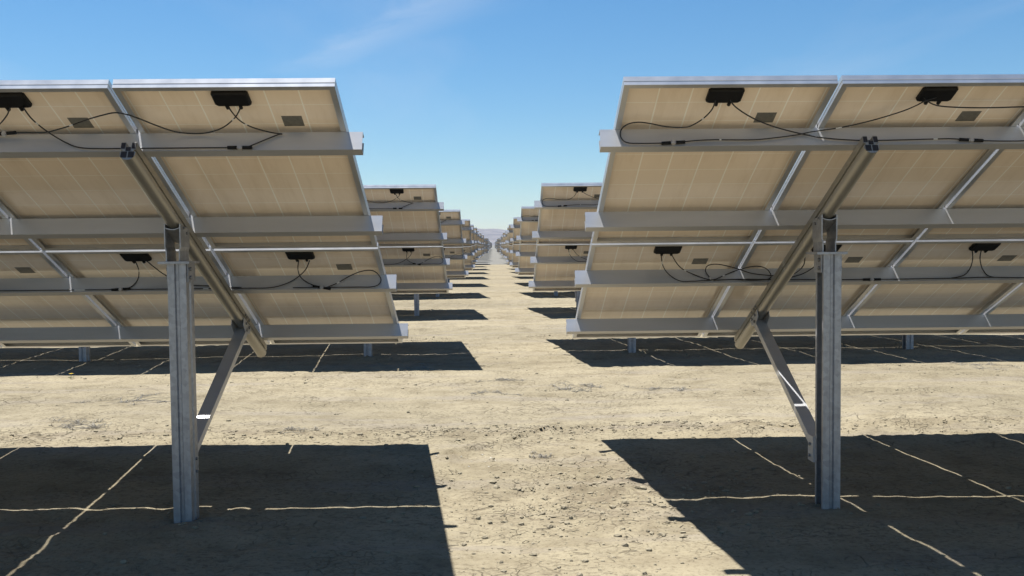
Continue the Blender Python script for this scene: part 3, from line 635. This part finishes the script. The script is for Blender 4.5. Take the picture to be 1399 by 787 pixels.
# ------------------------------------------------------------------ mountains
def mountains():
    gx_ = np.linspace(-9000, 9000, 361); gy_ = np.linspace(7600, 11500, 80)
    A, B = np.meshgrid(gx_, gy_); t = (B - 7600) / 3900
    rid = lambda f, s: 1 - np.abs(vnoise(A * f, B * f, s))
    crest = 215 + 38 * vnoise(A / 900, A * 0, 51) + 22 * vnoise(A / 330, A * 0, 52) + 8 * vnoise(A / 120, A * 0, 53)
    prof = np.clip(t / .62, 0, 1) ** .8 * np.where(t > .62, 1 - (t - .62) * 1.2, 1)
    z = crest * prof * (.62 + .30 * rid(1 / 700, 54) + .12 * rid(1 / 260, 55) + .05 * rid(1 / 110, 56)) - 6
    me = grid_mesh('mountains', np.stack([A, B, z], -1).reshape(-1, 3).astype(np.float32), np.stack([(q := np.arange(A.size).reshape(A.shape))[:-1, :-1], q[:-1, 1:], q[1:, 1:], q[1:, :-1]], -1).reshape(-1, 4).astype(np.int32), None) if False else None
    q = np.arange(A.size).reshape(A.shape)
    m, nt, b = mat('bare_hills')
    tc = N(nt, 'ShaderNodeTexCoord'); no = N(nt, 'ShaderNodeTexNoise', Scale=.004, Detail=9.0, Roughness=.65); nt.links.new(tc.outputs['Object'], no.inputs['Vector'])
    nt.links.new(ramp(nt, no.outputs['Fac'], [(.35, (.07, .06, .06)), (.68, (.15, .13, .12))]), b.inputs['Base Color']); b.inputs['Roughness'].default_value = .95
    me = grid_mesh('mountains', np.stack([A, B, z], -1).reshape(-1, 3).astype(np.float32), np.stack([q[:-1, :-1], q[:-1, 1:], q[1:, 1:], q[1:, :-1]], -1).reshape(-1, 4).astype(np.int32), m)
    tag(link('mountains', me), kind='structure')
mountains()

# ------------------------------------------------------------------ air
HAZE = 1.7e-5
if HAZE:
    hb = MB(); hb.box(-9600, 9600, -6500, 14900, -7, 420)
    hm = bpy.data.materials.new('haze'); hm.use_nodes = True; nt = hm.node_tree; nt.nodes.clear()
    out = nt.nodes.new('ShaderNodeOutputMaterial'); pv = nt.nodes.new('ShaderNodeVolumePrincipled')
    pv.inputs['Color'].default_value = (.40, .66, 1, 1); pv.inputs['Density'].default_value = HAZE; pv.inputs['Anisotropy'].default_value = .2
    nt.links.new(pv.outputs[0], out.inputs['Volume'])
    tag(link('haze', hb.mesh('haze', [hm])), kind='stuff')

# ------------------------------------------------------------------ sun and sky
d = Vector((math.cos(R(SUN_EL)) * math.sin(R(SUN_AZ)), math.cos(R(SUN_EL)) * math.cos(R(SUN_AZ)), math.sin(R(SUN_EL))))
sl_ = bpy.data.lights.new('sun', 'SUN'); sl_.energy = 5.0; sl_.angle = R(.53); sl_.color = (1, .98, .945)
so = bpy.data.objects.new('sun', sl_); C.objects.link(so); so.rotation_euler = d.to_track_quat('Z', 'Y').to_euler(); so.location = d * 50

w = bpy.data.worlds.new('World'); SC.world = w; w.use_nodes = True; nt = w.node_tree
bg = nt.nodes['Background']; sky = nt.nodes.new('ShaderNodeTexSky'); sky.sky_type = 'NISHITA'; sky.sun_disc = False
sky.sun_elevation = R(SUN_EL); sky.sun_rotation = R(SUN_AZ); sky.altitude = 100; sky.air_density = 1.15; sky.dust_density = 0.0; sky.ozone_density = 7.5
tc = N(nt, 'ShaderNodeTexCoord')
# thin cirrus: streaked noise on the sky's own directions, projected on a flat layer of air
sp = N(nt, 'ShaderNodeSeparateXYZ'); nt.links.new(tc.outputs['Generated'], sp.inputs[0])
zc = math_(nt, 'MAXIMUM', sp.outputs['Z'], .03)
cx_ = math_(nt, 'DIVIDE', sp.outputs['X'], zc); cy_ = math_(nt, 'DIVIDE', sp.outputs['Y'], zc)
cb = N(nt, 'ShaderNodeCombineXYZ'); nt.links.new(cx_, cb.inputs[0]); nt.links.new(cy_, cb.inputs[1])
mp = N(nt, 'ShaderNodeMapping'); mp.inputs['Scale'].default_value = (.55, .16, 1); mp.inputs['Rotation'].default_value = (0, 0, R(28)); mp.inputs['Location'].default_value = (4.3, 1.4, 0); nt.links.new(cb.outputs[0], mp.inputs[0])
c1 = N(nt, 'ShaderNodeTexNoise', Scale=1.0, Detail=7.0, Roughness=.55, Distortion=.4); nt.links.new(mp.outputs[0], c1.inputs['Vector'])
cl = math_(nt, 'MULTIPLY', ramp(nt, c1.outputs['Fac'], [(.50, (0, 0, 0)), (.78, (1, 1, 1))]), .18)
cl = math_(nt, 'MULTIPLY', cl, math_(nt, 'MULTIPLY', math_(nt, 'SUBTRACT', sp.outputs['Z'], .06), 9, True), True)
# one brushed streak of cirrus up and to the left of the aisle
ux, uy = .507, -.862
su = math_(nt, 'ADD', math_(nt, 'MULTIPLY', math_(nt, 'ADD', cx_, 1.2), ux), math_(nt, 'MULTIPLY', math_(nt, 'SUBTRACT', cy_, 5.75), uy))
sv = math_(nt, 'ADD', math_(nt, 'MULTIPLY', math_(nt, 'ADD', cx_, 1.2), -uy), math_(nt, 'MULTIPLY', math_(nt, 'SUBTRACT', cy_, 5.75), ux))
wn = N(nt, 'ShaderNodeCombineXYZ'); nt.links.new(math_(nt, 'MULTIPLY', su, 1.1), wn.inputs[0]); nt.links.new(math_(nt, 'MULTIPLY', sv, 3.2), wn.inputs[1])
wt = N(nt, 'ShaderNodeTexNoise', Scale=1.3, Detail=7.0, Roughness=.6, Distortion=.6); nt.links.new(wn.outputs[0], wt.inputs['Vector'])
svj = math_(nt, 'ADD', sv, math_(nt, 'MULTIPLY', math_(nt, 'SUBTRACT', wt.outputs['Fac'], .5), .35))
gz_ = math_(nt, 'POWER', 2.718, math_(nt, 'MULTIPLY', math_(nt, 'POWER', math_(nt, 'ABSOLUTE', math_(nt, 'DIVIDE', svj, .17)), 2.0), -1.0))
ru = math_(nt, 'MULTIPLY', math_(nt, 'MULTIPLY', su, 1.6, True), math_(nt, 'MULTIPLY', math_(nt, 'SUBTRACT', 3.0, su), 1.0, True))
wisp = math_(nt, 'MULTIPLY', math_(nt, 'MULTIPLY', gz_, ru), math_(nt, 'MULTIPLY', wt.outputs['Fac'], .33))
cl = math_(nt, 'MAXIMUM', cl, wisp)
hs = N(nt, 'ShaderNodeHueSaturation', Saturation=1.15, Hue=.496); nt.links.new(sky.outputs[0], hs.inputs['Color'])
nt.links.new(mix(nt, cl, hs.outputs[0], (7.0, 7.4, 8.0)), bg.inputs['Color']); bg.inputs['Strength'].default_value = .05

# ------------------------------------------------------------------ camera
cam = bpy.data.cameras.new('camera'); cam.sensor_width = 36; cam.lens = 36 * 1312.16 / 1399; cam.clip_start = .05; cam.clip_end = 40000
co_ = bpy.data.objects.new('camera', cam); C.objects.link(co_)
a, b_, c_ = R(1.0839), R(2.5654), R(.5601)
Fw = Vector((math.sin(a) * math.cos(b_), math.cos(a) * math.cos(b_), -math.sin(b_))); Rt = Vector((math.cos(a), -math.sin(a), 0)); Up = Rt.cross(Fw)
R2 = math.cos(c_) * Rt - math.sin(c_) * Up; U2 = math.sin(c_) * Rt + math.cos(c_) * Up
M = Matrix((R2, U2, -Fw)).transposed().to_4x4(); M.translation = (0, 0, EYE); co_.matrix_world = M
SC.camera = co_

SC.view_settings.view_transform = 'Standard'; SC.view_settings.look = 'None'; SC.view_settings.exposure = 1.22; SC.view_settings.gamma = 1
SC.render.engine = 'CYCLES'; SC.cycles.use_denoising = True; SC.cycles.max_bounces = 8; SC.cycles.diffuse_bounces = 2; SC.cycles.glossy_bounces = 4; SC.cycles.volume_bounces = 0
SC.cycles.sample_clamp_indirect = 8
